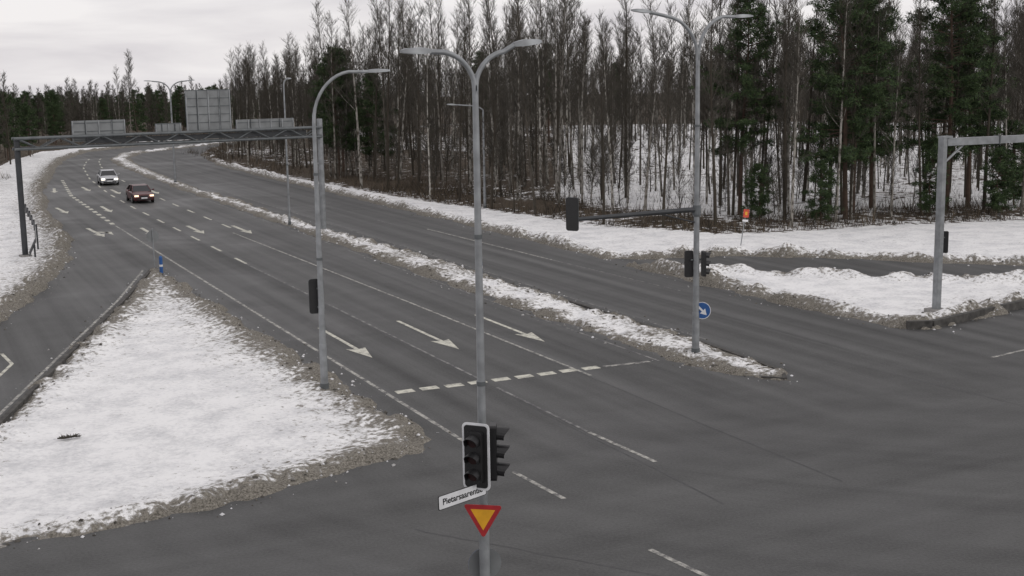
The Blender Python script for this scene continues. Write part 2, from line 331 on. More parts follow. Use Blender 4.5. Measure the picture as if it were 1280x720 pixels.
def wob(x0,y0,x1,y1,w=0.05):
    n=24; pts=[(x0+(x1-x0)*i/n+random.uniform(-.04,.04),y0+(y1-y0)*i/n+random.uniform(-.04,.04)) for i in range(n+1)]
    for a,b in zip(pts[:-1],pts[1:]):
        t=Vector((b[0]-a[0],b[1]-a[1],0)).normalized(); ww=w*random.uniform(.6,1.2); nn=Vector((-t.y,t.x,0))*ww/2; A=Vector((a[0],a[1],.003));B=Vector((b[0],b[1],.003))
        ts.poly([A-nn,B-nn,B+nn,A+nn],tar)
for x in (15.4,18.9): wob(x+1.5,24,x+1.5,100,0.05)
wob(9.8,25.8,14.2,19.5,0.05); wob(22.2,36,22.3,90,0.05); wob(29,36,30.5,22,0.04); wob(30.7,36,30.6,110,0.05)
ts.build("asphalt_seams")

# ------------------------------------------------------------ street lamps
def head(mb,tip,dirv,L=0.75):
    dirv=Vector(dirv).normalized(); side=dirv.cross(Vector((0,0,1))).normalized(); up=side.cross(dirv)
    prof=[(0,.05,.05),(0.12,.09,.07),(0.4*L,.13,.08),(0.8*L,.12,.06),(L,.06,.03)]
    b=len(mb.v); mi=mb.mi(galv); ml=mb.mi(lampgl); tip=Vector(tip)
    for s,w,t in prof:
        for a,c in ((-w,-t*.5),(w,-t*.5),(w*.7,t),(-w*.7,t)): mb.v.append(tuple(tip+dirv*s+side*a+up*c))
    for i in range(len(prof)-1):
        for j in range(4):
            j2=(j+1)%4; mb.f.append((b+i*4+j,b+i*4+j2,b+i*4+4+j2,b+i*4+4+j)); mb.m.append(ml if j==0 else mi)
    mb.f.append((b+3,b+2,b+1,b)); mb.m.append(mi); e=b+16; mb.f.append((e,e+1,e+2,e+3)); mb.m.append(mi)
def lamp(x,y,H,reaches,rz=0,r0=.09,r1=.05,split=1.4,tilt=0.0,name="street_lamp",hl=0.75):
    mb=MB()
    mb.tube([(0,0,-0.3),(0,0,0.3)],r0*1.35,12,galv_d); mb.tube([(0,0,0.3),(0,0,1.6)],[r0*1.15,r0*1.12],12,galv)
    mb.tube([(0,0,1.6),(0,0,H-split)],[r0,r1],12,galv)
    for fz in (.42,.68): mb.tube([(0,0,H*fz-.04),(0,0,H*fz+.04)],(r0+(r1-r0)*fz)*1.18,12,galv_d)
    for rx in reaches:
        s=1 if rx>0 else -1; R=abs(rx); pts=[(0,0,H-split-0.05)]
        for i in range(1,11):
            a=math.pi/2*i/10*0.92; pts.append((s*R*0.62*(1-math.cos(a))*1.0,0,H-split+split*0.92*math.sin(a)))
        e=Vector(pts[-1]); pts.append((s*(R-hl*0.5),0,e.z+0.06+ s*tilt*R))
        mb.tube(pts,[r1]*2+[r1*.85]*(len(pts)-2),10,galv); head(mb,pts[-1],(s,0,0.06+s*tilt),hl)
    mb.box((r0*1.1,0,0.9),(0.02,0.1,0.35),galv_d)
    return mb.build(name,(x,y,0),rz,smooth=True)
lamp(9.4,21.1,10.52,[-1.12,1.05],0,0.088,0.055,0.75,0.05,hl=0.55)
lamp(25.3,37.8,12.1,[-2.3,1.9],0,0.115,0.07,1.6,-0.03)
lamp(11.9,39.2,10.4,[2.2],0,0.11,0.06,1.7,-0.03)
lamp(24.9,129.9,10.2,[-2.1,2.1],0,0.11,0.07,1.2)
lamp(24.4,87.1,10.1,[0.35],0,0.08,0.05,0.4,hl=.4)
lamp(40.4,89.3,8.0,[-2.6],0,0.09,0.06,0.5)

# ------------------------------------------------------------ traffic signals
def signal(mb,c,ang,board=True,s=1.0,border=whitep):
    R=Matrix.Rotation(ang,3,'Z'); c=Vector(c); U=R@Vector((1,0,0)); F=R@Vector((0,-1,0)); V=Vector((0,0,1)); w=.30*s; hh=.95*s
    if board:
        bw,bh=w*1.78,hh*1.30
        mb.prism(rrect(bw,bh,.09),-F,0.012,border,c,U,V)
        mb.prism(rrect(bw-.09,bh-.09,.06),F,0.012,blackp,c+F*0.003,U,V)
        mb.prism(rrect(bw-.02,bh-.02,.07),-F,0.008,blackp,c-F*0.016,U,V)
    mb.prism(rrect(w,hh,.05),F,0.11*s,blackp,c+F*0.016,U,V)
    for k in (-1,0,1):
        o=c+V*(k*.31*s)+F*(0.127*s+0.001)
        mb.prism(circ(.105*s,16),F,0.02,lens,o,U,V)
        n=12; r=.125*s; b=len(mb.v); mi=mb.mi(blackp)
        for j in range(n+1):
            a=math.radians(-35+250*j/n); dp=0.22*s*(0.55+0.45*max(0,math.sin(a)))
            for rr in (r,r-.012):
                mb.v.append(tuple(o+U*rr*math.cos(a)+V*rr*math.sin(a))); mb.v.append(tuple(o+U*rr*math.cos(a)+V*(rr*math.sin(a)-.02)+F*dp))
        for j in range(n):
            p=b+j*4; mb.f+= [(p,p+4,p+5,p+1),(p+2,p+3,p+7,p+6),(p+1,p+5,p+7,p+3)]; mb.m+=[mi]*3
mb=MB(); signal(mb,(-0.22,-0.2,3.10),math.radians(-48),True,1.03); mb.tube([(0,0,3.4),(-0.18,-0.15,3.4)],.025,8,galv_d); mb.tube([(0,0,2.7),(-0.18,-0.15,2.7)],.025,8,galv_d)
mb.build("traffic_light",(9.4,21.1,0))
mb=MB(); signal(mb,(0.17,0.06,3.07),math.radians(62),False,1.12); mb.tube([(0,0,3.4),(0.17,0.05,3.4)],.025,8,galv_d); mb.tube([(0,0,2.66),(0.17,0.05,2.66)],.025,8,galv_d)
mb.build("traffic_light",(9.4,21.1,0))
mb=MB(); signal(mb,(-0.10,0.16,3.15),math.radians(172),True,0.92,galv_d); mb.tube([(0,0,3.4),(-.08,0.14,3.4)],.025,8,galv_d); mb.tube([(0,0,2.8),(-.08,0.14,2.8)],.025,8,galv_d)
mb.build("traffic_light",(11.9,39.2,0))
mb=MB(); signal(mb,(-0.22,0.12,3.35),math.radians(160),False,1.0); mb.tube([(0,0,3.5),(-0.2,0.05,3.5)],.025,8,galv_d); mb.build("traffic_light",(25.3,37.8,0))
mb=MB(); signal(mb,(0.2,-0.05,3.35),math.radians(75),False,0.95); mb.tube([(0,0,3.5),(0.2,0,3.5)],.025,8,galv_d); mb.build("traffic_light",(25.3,37.8,0))
mb=MB(); mb.tube([(0,0,5.28),(-0.4,0,5.3),(-4.8,0,5.24)],[.10,.09,.07],10,darks); mb.tube([(0,0,5.1),(0,0,5.45)],.15,12,galv_d); mb.tube([(-0.1,0,4.85),(-1.5,0,5.22)],.03,6,darks)
signal(mb,(-4.95,0.05,5.42),math.radians(122),True,0.92,galv_d); mb.build("traffic_light",(25.3,37.8,0),smooth=False)
mb=MB(); signal(mb,(0.32,0.0,3.0),math.radians(140),False,0.95); mb.tube([(0,0,3.2),(0.3,0,3.2)],.025,8,galv_d); mb.build("traffic_light",(38.4,39.6,0))

# ------------------------------------------------------------ signs
V=Vector((0,0,1))
def tri(s): return [(-s/2,s*.289*1.0),(0,-s*.577),(s/2,s*.289)]
def rtri(s,r=0.05):
    out=[]; P=tri(s)
    for i in range(3):
        p=Vector(P[i]);a=Vector(P[i-1]);c=Vector(P[(i+1)%3]); out.append(tuple(p+(a-p).normalized()*r)); out.append(tuple(p+((a-p).normalized()+(c-p).normalized())*r*0.35)); out.append(tuple(p+(c-p).normalized()*r))
    return out
mb=MB(); ang=math.radians(-36); R=Matrix.Rotation(ang,3,'Z'); U=R@Vector((1,0,0)); F=R@Vector((0,-1,0)); O=Vector((-0.09,-0.17,0))
mb.prism(rtri(.76,.06),F,.006,redp,O+V*1.92,U,V); mb.prism(tri(.47),F,.003,yelp,O+V*1.915+F*.007,U,V); mb.prism(rtri(.76,.06),-F,.003,backgrey,O+V*1.92-F*.001,U,V)
for zz in (1.85,2.05): mb.tube([Vector((0,0,zz)),Vector((O.x*.9,O.y*.9,zz))],.02,6,galv_d)
mb.build("yield_sign",(9.4,21.1,0))
e=bpy.data.objects.new("street_name_sign",None); link(e); e.location=(9.4,21.1,0)
mb=MB(); A=Vector((0.0,-0.12,2.45)); Bp=A+Vector((-1.12,-.38,-.02)); U=(A-Bp).normalized(); Lb=(A-Bp).length; V2=Vector((0,0,1)); V2=(V2-U*V2.dot(U)).normalized(); F=U.cross(V2)
if F.y>0: F=-F
Oc=(A+Bp)/2
mb.prism(rrect(Lb,.27,.03),F,.012,blackp,Oc,U,V2); mb.prism(rrect(Lb-.025,.245,.025),F,.002,whitep,Oc+F*.0125,U,V2)
mb.prism(rrect(Lb-.025,.245,.025),-F,.002,whitep,Oc-F*.0005,U,V2)
mb.tube([A+Vector((-.03,.14,0)),A+Vector((-.03,.0,0))],.02,6,galv_d)
mb.build("blade",parent=e)
tcv=bpy.data.curves.new("lettering",'FONT'); tcv.body="Pietarsaarentie"; tcv.size=.165; tcv.align_x='CENTER'; tcv.align_y='CENTER'; tcv.extrude=.001; tcv.offset=.003; tcv.materials.append(blackp)
to=bpy.data.objects.new("lettering",tcv); link(to); to.parent=e
to.matrix_local=Matrix.Translation(Oc+F*.018)@Matrix((U,V2,F)).transposed().to_4x4()
mb=MB(); Fv=Vector((.25,1,0)).normalized(); Uv=Vector((1,-.25,0)).normalized()
mb.prism(circ(.32),Fv,.006,backgrey,(0.06,.12,.86),Uv,(0,0,1)); mb.prism(circ(.32),Fv,.002,bluep,(0.06,.127,.86),Uv,(0,0,1)); mb.tube([(0,0,.86),(0.02,.12,.86)],.02,6,galv_d)
mb.build("traffic_sign",(9.4,21.1,0))
def bluedisc(mb,c,ang,r=.32):
    R=Matrix.Rotation(ang,3,'Z');U=R@Vector((1,0,0));F=R@Vector((0,-1,0));c=Vector(c)
    mb.prism(circ(r),F,.005,whitep,c,U,V); mb.prism(circ(r*.93),F,.002,bluep,c+F*.0055,U,V); mb.prism(circ(r),-F,.003,backgrey,c-F*.001,U,V)
    D=(U-V).normalized(); E=(U+V).normalized(); O=c+F*.008
    mb.prism([(-.22,-.035),(.02,-.035),(.02,-.13),(.23,0),(.02,.13),(.02,.035),(-.22,.035)],F,.002,whitep,O,D,E)
mb=MB(); bluedisc(mb,(0.16,-.16,1.68),math.radians(-40),.31); mb.tube([(0,0,1.68),(0.1,-.12,1.68)],.02,6,galv_d); mb.build("keep_right_sign",(25.3,37.8,0))
mb=MB(); mb.tube([(0,0,-.2),(0,0,2.3)],.035,8,galv); mb.prism(circ(.34),(0,1,0),.006,backgrey,(0,.04,1.85),(1,0,0),(0,0,1)); mb.prism(circ(.34),(0,1,0),.002,bluep,(0,.047,1.85),(1,0,0),(0,0,1))
mb.build("keep_right_sign",(12.05,70.0,0))
mb=MB(); mb.tube([(0,0,-.1),(0,0,.85)],.09,12,bluep); mb.tube([(0,0,.35),(0,0,.46)],.094,12,whitep); mb.tube([(0,0,.85),(0,0,.92)],[.09,.05],12,bluep); mb.build("traffic_bollard",(12.2,68.9,0))
mb=MB(); mb.tube([(0,0,-.2),(0.0,0,.9)],.045,8,bluep); mb.tube([(0,0,.55),(0,0,.7)],.049,8,whitep); mb.build("snow_marker_post",(26.0,58,0))
mb=MB(); mb.tube([(0,0,-.2),(0.32,0,1.75)],.03,8,galv); mb.prism(rrect(.40,.48,.05),(0,-1,0),.01,orgp,(0.36,-.03,1.85),(1,0,-.1),(0.1,0,1)); mb.prism(rrect(.16,.2,.05),(0,-1,0),.003,yelp,(0.36,-.042,1.85),(1,0,-.1),(0.1,0,1)); mb.prism(rrect(.4,.12,.03),(0,-1,0),.01,whitep,(0.3,-.03,1.43),(1,0,-.1),(0.1,0,1))
mb.build("warning_sign",(43.8,60.9,gz(43.8,60.9)))

# ------------------------------------------------------------ sign gantries
GL=Vector((6.3,79.1,0)); GR=Vector((25.3,82.1,0)); dv=(GR-GL); span=dv.length; gang=math.atan2(dv.y,dv.x)
mb=MB(); zt,zb=6.95,6.35
for x,r,Hh in ((0,.17,7.0),(span,.19,7.5)):
    mb.tube([(x,0,-.3),(x,0,Hh)],r,12,darks if x==0 else galv); mb.box((x,0,.1),(.6,.6,.25),concrete)
for dy in (-.3,.3):
    for z in (zt,zb): mb.tube([(-.2,dy,z),(span,dy,z)],.08,8,galv_d)
n=16
for i in range(n):
    x0=span*i/n;x1=span*(i+1)/n
    for dy in (-.3,.3): mb.tube([(x0,dy,zb if i%2 else zt),(x1,dy,zt if i%2 else zb)],.04,6,galv_d)
    mb.tube([(x0,-.3,zt),(x0,.3,zt)],.03,6,galv_d); mb.tube([(x0,-.3,zb),(x0,.3,zb)],.03,6,galv_d)
mb.box((span/2,-.12,zb+.09),(span,.35,.05),darks); mb.box((span/2+1.5,.0,zb+.3),(span-5,.12,.30),darks)
def panel(x0,x1,z0,z1):
    w=x1-x0;hh=z1-z0; c=Vector(((x0+x1)/2,.48,(z0+z1)/2))
    mb.box(c,(w,.03,hh),backgrey); mb.box(c+Vector((0,.02,0)),(w,.006,hh),bluep)
    k=max(2,int(w/0.7))
    for i in range(k+1): mb.box((x0+.05+(w-.1)*i/k,.44,(z0+z1)/2),(.07,.05,hh-.04),galv)
    for j in range(int(hh/.5)+1): mb.box((c.x,.455,z0+.1+j*.5),(w-.02,.018,.06),galv_d)
    for xx in (x0+w*.25,x0+w*.75): mb.tube([(xx,.41,z0),(xx,.41,z1)],.03,6,galv_d); mb.tube([(xx,.3,zt),(xx,.41,zt)],.03,6,galv_d)
for p in [(3.3,6.5,6.6,7.85),(8.35,10.0,6.9,7.5),(10.35,13.3,6.9,9.5),(13.6,17.6,6.8,7.6)]: panel(*p)
mb.build("overhead_sign_gantry",GL,gang)
mb=MB(); mb.box((0,0,3.55),(.30,.30,7.5),galv,bev=.05); mb.box((12.5,0,3.55),(.30,.30,7.5),galv,bev=.05)
mb.box((6.25,0,7.12),(12.2,.26,.30),galv); mb.box((0.12,0,7.33),(.5,.34,.08),galv); mb.tube([(.15,0,6.3),(1.1,0,6.97)],.05,8,galv)
mb.box((0,0,.12),(.7,.7,.25),concrete); mb.box((12.5,0,.12),(.7,.7,.25),concrete)
for x in (3,6,9): mb.box((x,0,7.12),(.06,.32,.36),galv_d)
mb.build("overhead_sign_gantry",(38.4,39.6,0))
mb=MB(); gp=[(8.9,112),(8.4,100),(7.9,90),(7.2,82),(6.2,75)]
for a,b in zip(gp[:-1],gp[1:]):
    a=Vector(a+(.75,));b=Vector(b+(.75,)); t=(b-a).normalized(); nn=Vector((t.y,-t.x,0))
    pr=[(-.15,.0),(-.09,.05),(-.03,.0),(.03,.0),(.09,.05),(.15,.0)]
    for (z0,o0),(z1,o1) in zip(pr[:-1],pr[1:]): mb.poly([a+nn*o0+Vector((0,0,z0)),b+nn*o0+Vector((0,0,z0)),b+nn*o1+Vector((0,0,z1)),a+nn*o1+Vector((0,0,z1))],darks)
    k=int((b-a).length/3)
    for i in range(k): p=a+(b-a)*(i/k)-nn*.08; mb.box((p.x,p.y,.4),(.1,.1,.9),darks)
mb.build("guard_rail")

# ------------------------------------------------------------ cars
def car(loc,rz,paintm,hl):
    e=bpy.data.objects.new("car",None); link(e); e.location=loc; e.rotation_euler=(0,0,rz)
    st=[(-2.18,.34,.62,.70),(-2.10,.24,.74,.80),(-1.7,.20,.84,.87),(-1.0,.20,.93,.89),(-.2,.20,.96,.90),(.8,.20,.98,.90),(1.6,.22,1.0,.89),(2.05,.26,.98,.85),(2.18,.38,.80,.78)]
    mb=MB(); sec=12
    def ring(y,zb,zt,hw):
        zm=(zb+zt)/2
        return [(-hw*.86,y,zb),(-hw*.98,y,zb+.12),(-hw,y,zm),(-hw*.97,y,zt-.1),(-hw*.86,y,zt-.015),(-hw*.4,y,zt+.02),(hw*.4,y,zt+.02),(hw*.86,y,zt-.015),(hw*.97,y,zt-.1),(hw,y,zm),(hw*.98,y,zb+.12),(hw*.86,y,zb)]
    mi=mb.mi(paintm)
    for s in st: mb.v+=ring(*s)
    for i in range(len(st)-1):
        for j in range(sec): j2=(j+1)%sec; mb.f.append((i*sec+j,i*sec+j2,(i+1)*sec+j2,(i+1)*sec+j)); mb.m.append(mi)
    mb.f.append(tuple(reversed(range(sec)))); mb.m.append(mi); mb.f.append(tuple(range((len(st)-1)*sec,len(st)*sec))); mb.m.append(mi)
    mb.build("body",smooth=True,parent=e)
    g=MB(); gs=[(-1.05,.93,.76,.76),(-.35,1.38,.66,.60),(.1,1.44,.66,.60),(.9,1.43,.66,.60),(1.35,1.36,.65,.58),(1.95,.99,.74,.70)]
    for (y0,z0,wb,wt),(y1,z1,wb2,wt2) in zip(gs[:-1],gs[1:]):
        g.poly([(-wt,y0,z0),(wt,y0,z0),(wt2,y1,z1),(-wt2,y1,z1)], glass if (y0<-.9 or y0>1.3) else paintm)
        for s in (-1,1):
            q=[(s*.80,y0,.92),(s*.80,y1,.93),(s*wt2,y1,z1),(s*wt,y0,z0)]
            g.poly(q if s>0 else q[::-1],glass)
    for s in (-1,1):
        for a,b_ in (((s*.79,-1.05,.94),(s*.61,-.35,1.39)),((s*.81,.25,.93),(s*.61,.25,1.44)),((s*.8,1.75,.95),(s*.6,1.25,1.39)),((s*.61,-.35,1.395),(s*.61,1.3,1.38))): g.tube([a,b_],.035,6,paintm)
    g.build("cabin",parent=e)
    w=MB()
    for s in (-1,1):
        for y in (-1.32,1.35):
            w.tube([(s*.90,y,.32),(s*.70,y,.32)],.32,20,tyre); w.tube([(s*.912,y,.32),(s*.90,y,.32)],.2,16,rimm)
            w.tube([(s*.897,y,.36),(s*.8,y,.36)],.385,20,blackp)
    w.build("wheels",parent=e)
    f=MB()
    for s in (-1,1):
        f.box((s*.62,-2.13,.64),(.34,.12,.13),hl,bev=.03); f.box((s*.66,2.15,.75),(.3,.08,.16),redp)
        f.tube([(s*.86,-.72,1.0),(s*1.0,-.74,1.02)],.03,6,paintm); f.box((s*1.02,-.75,1.04),(.16,.1,.12),paintm,bev=.03)
    f.box((0,-2.185,.60),(.7,.04,.14),blackp); f.box((0,-2.17,.36),(1.2,.05,.12),blackp); f.box((0,-2.2,.46),(.5,.02,.11),whitep)
    f.build("lights_and_trim",parent=e)
car((18.5,112.5,0),0.0,paint_r,headw); car((19.0,134,0),-0.06,paint_w,headl)

# ------------------------------------------------------------ trees
def bark(name,dark,light,bias):
    m,nt,b=newmat(name); L=nt.links; oi=N(nt,"ShaderNodeObjectInfo"); tc=N(nt,"ShaderNodeTexCoord"); n=N(nt,"ShaderNodeTexNoise"); mp=N(nt,"ShaderNodeMapping"); mp.inputs["Scale"].default_value=(3,3,1.2)
    L.new(tc.outputs["Object"],mp.inputs[0]); L.new(mp.outputs[0],n.inputs["Vector"]); n.inputs["Scale"].default_value=2; n.inputs["Detail"].default_value=6
    mr=N(nt,"ShaderNodeMapRange"); L.new(oi.outputs["Random"],mr.inputs[0]); mr.inputs["From Min"].default_value=bias; mr.inputs["From Max"].default_value=1.0
    mm=N(nt,"ShaderNodeMath",operation='MULTIPLY'); L.new(mr.outputs[0],mm.inputs[0]); r=N(nt,"ShaderNodeMapRange"); L.new(n.outputs["Fac"],r.inputs[0]); r.inputs["From Min"].default_value=.38; r.inputs["From Max"].default_value=.55; L.new(r.outputs[0],mm.inputs[1])
    mx=N(nt,"ShaderNodeMix"); mx.data_type='RGBA'; L.new(mm.outputs[0],mx.inputs[0]); mx.inputs[6].default_value=dark+(1,); mx.inputs[7].default_value=light+(1,)
    L.new(mx.outputs[2],b.inputs["Base Color"]); b.inputs["Roughness"].default_value=.9; b.inputs["Specular IOR Level"].default_value=.1; return m
birchb=bark("birch_bark",(0.058,0.050,0.040),(0.46,0.44,0.40),0.4)
twigm=simple("twigs",(0.062,0.055,0.044),.9,0,.3,.6)
pineb=simple("pine_bark",(0.08,0.052,0.038),.95,0,.3,3)
def needles():
    m,nt,b=newmat("pine_needles"); L=nt.links; g=N(nt,"ShaderNodeNewGeometry"); r=N(nt,"ShaderNodeValToRGB"); e=r.color_ramp.elements
    e[0].color=(0.010,0.024,0.008,1); e[1].color=(0.055,0.092,0.026,1); L.new(g.outputs["Random Per Island"],r.inputs[0]); L.new(r.outputs[0],b.inputs["Base Color"]); b.inputs["Roughness"].default_value=.8; return m
needm=needles()
def bare_tree(seed,H,twr=.011,dens=1.0,lo=.3):
    R=random.Random(seed); mb=MB(); k=9
    lean=(R.uniform(-.05,.05),R.uniform(-.05,.05)); pts=[];ph=R.random()*6
    for i in range(k+1):
        f=i/k; pts.append(Vector((lean[0]*H*f+.16*math.sin(ph+f*5)*f,lean[1]*H*f+.16*math.cos(ph*2+f*4)*f,H*f-(.2 if i==0 else 0))))
    r0=H*R.uniform(.0060,.0092); mb.tube(pts,[r0*(1-.93*(i/k))+.004 for i in range(k+1)],7,birchb,False)
    def at(f):
        x=f*k;i=min(int(x),k-1);return pts[i].lerp(pts[i+1],x-i)
    nb=int(46*dens)
    for i in range(nb):
        f=lo+(.98-lo)*((i+R.random())/nb)**.9; p=at(f); az=R.random()*6.283; L=(H*.17)*(1-f)**.6*R.uniform(.5,1.2)+.35; el=math.radians(R.uniform(38,68))
        if f<lo+.12 and R.random()<.5: L*=.6; el=math.radians(R.uniform(5,40))
        d0=Vector((math.cos(az)*math.cos(el),math.sin(az)*math.cos(el),math.sin(el))); bp=[p];dd=d0.copy()
        for s in range(4):
            dd=(dd+Vector((R.uniform(-.16,.16),R.uniform(-.16,.16),R.uniform(-.02,.2)))).normalized(); bp.append(bp[-1]+dd*L/4)
        rb=.012+.012*L/2; mb.tube(bp,[rb,rb*.8,rb*.6,rb*.45,.006],3,birchb if R.random()<.2 else twigm,False)
        nt_=int(5+L*5)
        for t in range(nt_):
            s=R.uniform(.2,1.0)*3.999; q=bp[int(s)].lerp(bp[int(s)+1],s-int(s)); td=(dd+Vector((R.uniform(-.9,.9),R.uniform(-.9,.9),R.uniform(-.3,.7)))).normalized(); tl=R.uniform(.3,.85)
            m=q+td*tl*.5; e=m+(td+Vector((R.uniform(-.3,.3),R.uniform(-.3,.3),R.uniform(0,.35)))).normalized()*tl*.5
            mb.tube([q,m,e],[twr,twr*.8,twr*.4],3,twigm,False)
            for u in range(3):
                a=q.lerp(e,R.uniform(.3,1)); z=a+(td+Vector((R.uniform(-1,1),R.uniform(-1,1),R.uniform(-.4,.8)))).normalized()*R.uniform(.15,.4); w=Vector((R.uniform(-1,1),R.uniform(-1,1),0)).normalized()*twr*.9
                mb.poly([a-w,a+w,z],twigm)
    for i in range(7):
        f=R.uniform(.08,lo); p=at(f); az=R.random()*6.283; L=R.uniform(.3,1.1); mb.tube([p,p+Vector((math.cos(az),math.sin(az),R.uniform(-.2,.4)))*L],[.014,.004],3,twigm,False)
    return mb.mesh("bare_birch_%d"%seed)
def pine(seed,H,cb,rad,nb=90,droop=0.0):
    R=random.Random(seed); mb=MB(); k=8; pts=[Vector((.15*math.sin(i*.7+seed)*i/k,.12*math.cos(i+seed)*i/k,H*i/k-(.2 if i==0 else 0))) for i in range(k+1)]
    mb.tube(pts,[H*.0105*(1-.88*i/k)+.01 for i in range(k+1)],9,pineb,False)
    def at(f): x=f*k;i=min(int(x),k-1);return pts[i].lerp(pts[i+1],x-i)
    for i in range(nb):
        f=cb+(1-cb)*((i+R.random())/nb); g=(f-cb)/(1-cb); p=at(min(f,.995)); az=R.random()*6.283
        L=rad*(math.sin(math.pi*min(1,(.22+.78*g)))**.7+.12)*R.uniform(.55,1.15)*(1 if R.random()<.85 else .5); el=math.radians(-8+55*g*g+R.uniform(-12,14)-droop*20)
        dd=Vector((math.cos(az)*math.cos(el),math.sin(az)*math.cos(el),math.sin(el))); bp=[p]
        for s in range(4): dd=(dd+Vector((R.uniform(-.15,.15),R.uniform(-.15,.15),R.uniform(-.03,.14)))).normalized(); bp.append(bp[-1]+dd*L/4)
        mb.tube(bp,[.035,.03,.022,.015,.008],4,pineb,False)
        for c in range(int(4+L*5)):
            s=R.uniform(.3,1.0)**.8*3.999; q=bp[int(s)].lerp(bp[int(s)+1],s-int(s))+Vector((R.gauss(0,.22),R.gauss(0,.22),R.gauss(.05,.12)))
            for t in range(20):
                v=Vector((R.gauss(0,1),R.gauss(0,1),R.gauss(.35,.8))).normalized(); L2=R.uniform(.14,.34); w=v.cross(Vector((R.gauss(0,1),R.gauss(0,1),R.gauss(0,1)))).normalized()*R.uniform(.018,.04); o=q+Vector((R.gauss(0,.1),R.gauss(0,.1),R.gauss(0,.07)))
                mb.poly([o-w,o+w,o+v*L2],needm)
    return mb.mesh("pine_%d"%seed)
Bm=[bare_tree(s,H,lo=lo,dens=dn_) for s,H,lo,dn_ in ((1,15.5,.3,1.1),(2,17,.35,1.1),(3,14,.28,1.0),(4,16.5,.42,.9),(5,12.5,.25,1.0),(6,15,.38,.8),(7,10,.2,.9),(8,18,.4,1.0))]
Fm=[bare_tree(s,H,lo=.12,dens=1.0,twr=.022) for s,H in ((41,15),(42,13),(43,14))]
Sm=[bare_tree(s,H,lo=.12,dens=.6,twr=.009) for s,H in ((21,5.5),(22,4.2),(23,6.8))]
def place(name,me,x,y,s=1,z=None):
    o=bpy.data.objects.new(name,me); link(o); o.location=(x,y,(gz(x,y)-.05) if z is None else z); o.rotation_euler=(random.gauss(0,.02),random.gauss(0,.02),random.random()*6.283); o.scale=(s,s,s*random.uniform(.94,1.06)); return o
def inpoly(x,y,p): return sdist(np.array([x]),np.array([y]),p)[0]
pts=[]; tries=0
while len(pts)<740 and tries<14000:
    tries+=1; x=random.uniform(36,140); y=random.uniform(58,215)
    b=math.degrees(math.atan2(x,y))
    if b<12.8 or b>53: continue
    fdv=inpoly(x,y,FOR)
    if fdv<.6: continue
    p=1.0 if fdv<18 else .6
    if 29<b<34.5 and fdv<50: p*=.5
    if y>130: p*=.8
    if random.random()>p: continue
    md=.85 if fdv<18 else 1.6
    if any((x-a)**2+(y-c)**2<md*md for a,c in pts): continue
    pts.append((x,y))
for x,y in pts:
    b=math.degrees(math.atan2(x,y)); s=random.uniform(.82,1.1)
    if y>125: s*=np.interp(y,[125,200],[.95,.68])
    if 29<b<34.5: s*=.9
    place("birch_tree",random.choice(Bm),x,y,s)
for x,y,s in ((37.2,124,.9),(38.3,112,.95),(39.4,98,.8),(40.6,88.5,.9),(41.0,85.3,.55),(41.6,83,1.0),(43,75.5,.9),(44.6,70.5,.6)): place("birch_tree",random.choice(Bm),x,y,s)
for i in range(160):
    for _ in range(30):
        x=random.uniform(36,110); y=random.uniform(58,170); f=inpoly(x,y,FOR)
        if f>.3 and f<22: break
    place("sapling",random.choice(Sm),x,y,random.uniform(.6,1.1))
P1=pine(31,17,.22,3.2,120); P2=pine(32,16,.3,2.8,100); P3=pine(33,12.5,.22,2.6,100); P4=pine(34,5.5,.1,1.5,50,.6)
for me,x,y,s in ((P1,57.5,68,1.0),(P2,59.8,70,1.05),(P1,62.8,71.5,.95),(P1,66.5,68,1.02),(P2,69.5,69,.98),(P2,52.4,73,.92),(P3,40.8,126,1.0),(P3,42.8,131,.95),(P3,43.5,123,.85),(P4,68,64.8,.8),(P4,73,68,1.1),(P4,55,67.5,.7),(P4,51.5,69.5,.7),(P4,63.5,66.5,.75)):
    place("pine_tree",me,x,y,s)
place("birch_tree",Bm[1],51.7,72.8,1.0)
far=bpy.data.objects.new("distant_trees",None); link(far)
def fplace(x,y,s,me):
    o=place("tree",me,x,y,s); o.parent=far
for i in range(600):
    x=random.uniform(0,95); y=random.uniform(180,330)
    if inpoly(x,y,S3)<6: continue
    fplace(x,y,random.uniform(.5,.68)*(1.05 if y>215 else .9), random.choice(Fm) if random.random()<.72 else P3)
for i in range(150):
    x=random.uniform(-25,15); y=random.uniform(125,205)
    if inpoly(x,y,S3)<5: continue
    fplace(x,y,random.uniform(.5,.8),random.choice(Fm+[P3]))
for i in range(240):
    b=math.radians(random.uniform(14,50)); r=random.uniform(165,290); x=r*math.sin(b); y=r*math.cos(b)
    if inpoly(x,y,FOR)<3: continue
    fplace(x,y,random.uniform(.7,.95),random.choice(Fm) if random.random()<.95 else P2)
for x,y,s in ((35,218,.85),(36.6,221,.9),(33.6,220,.75)): place("birch_tree",Bm[3],x,y,s)

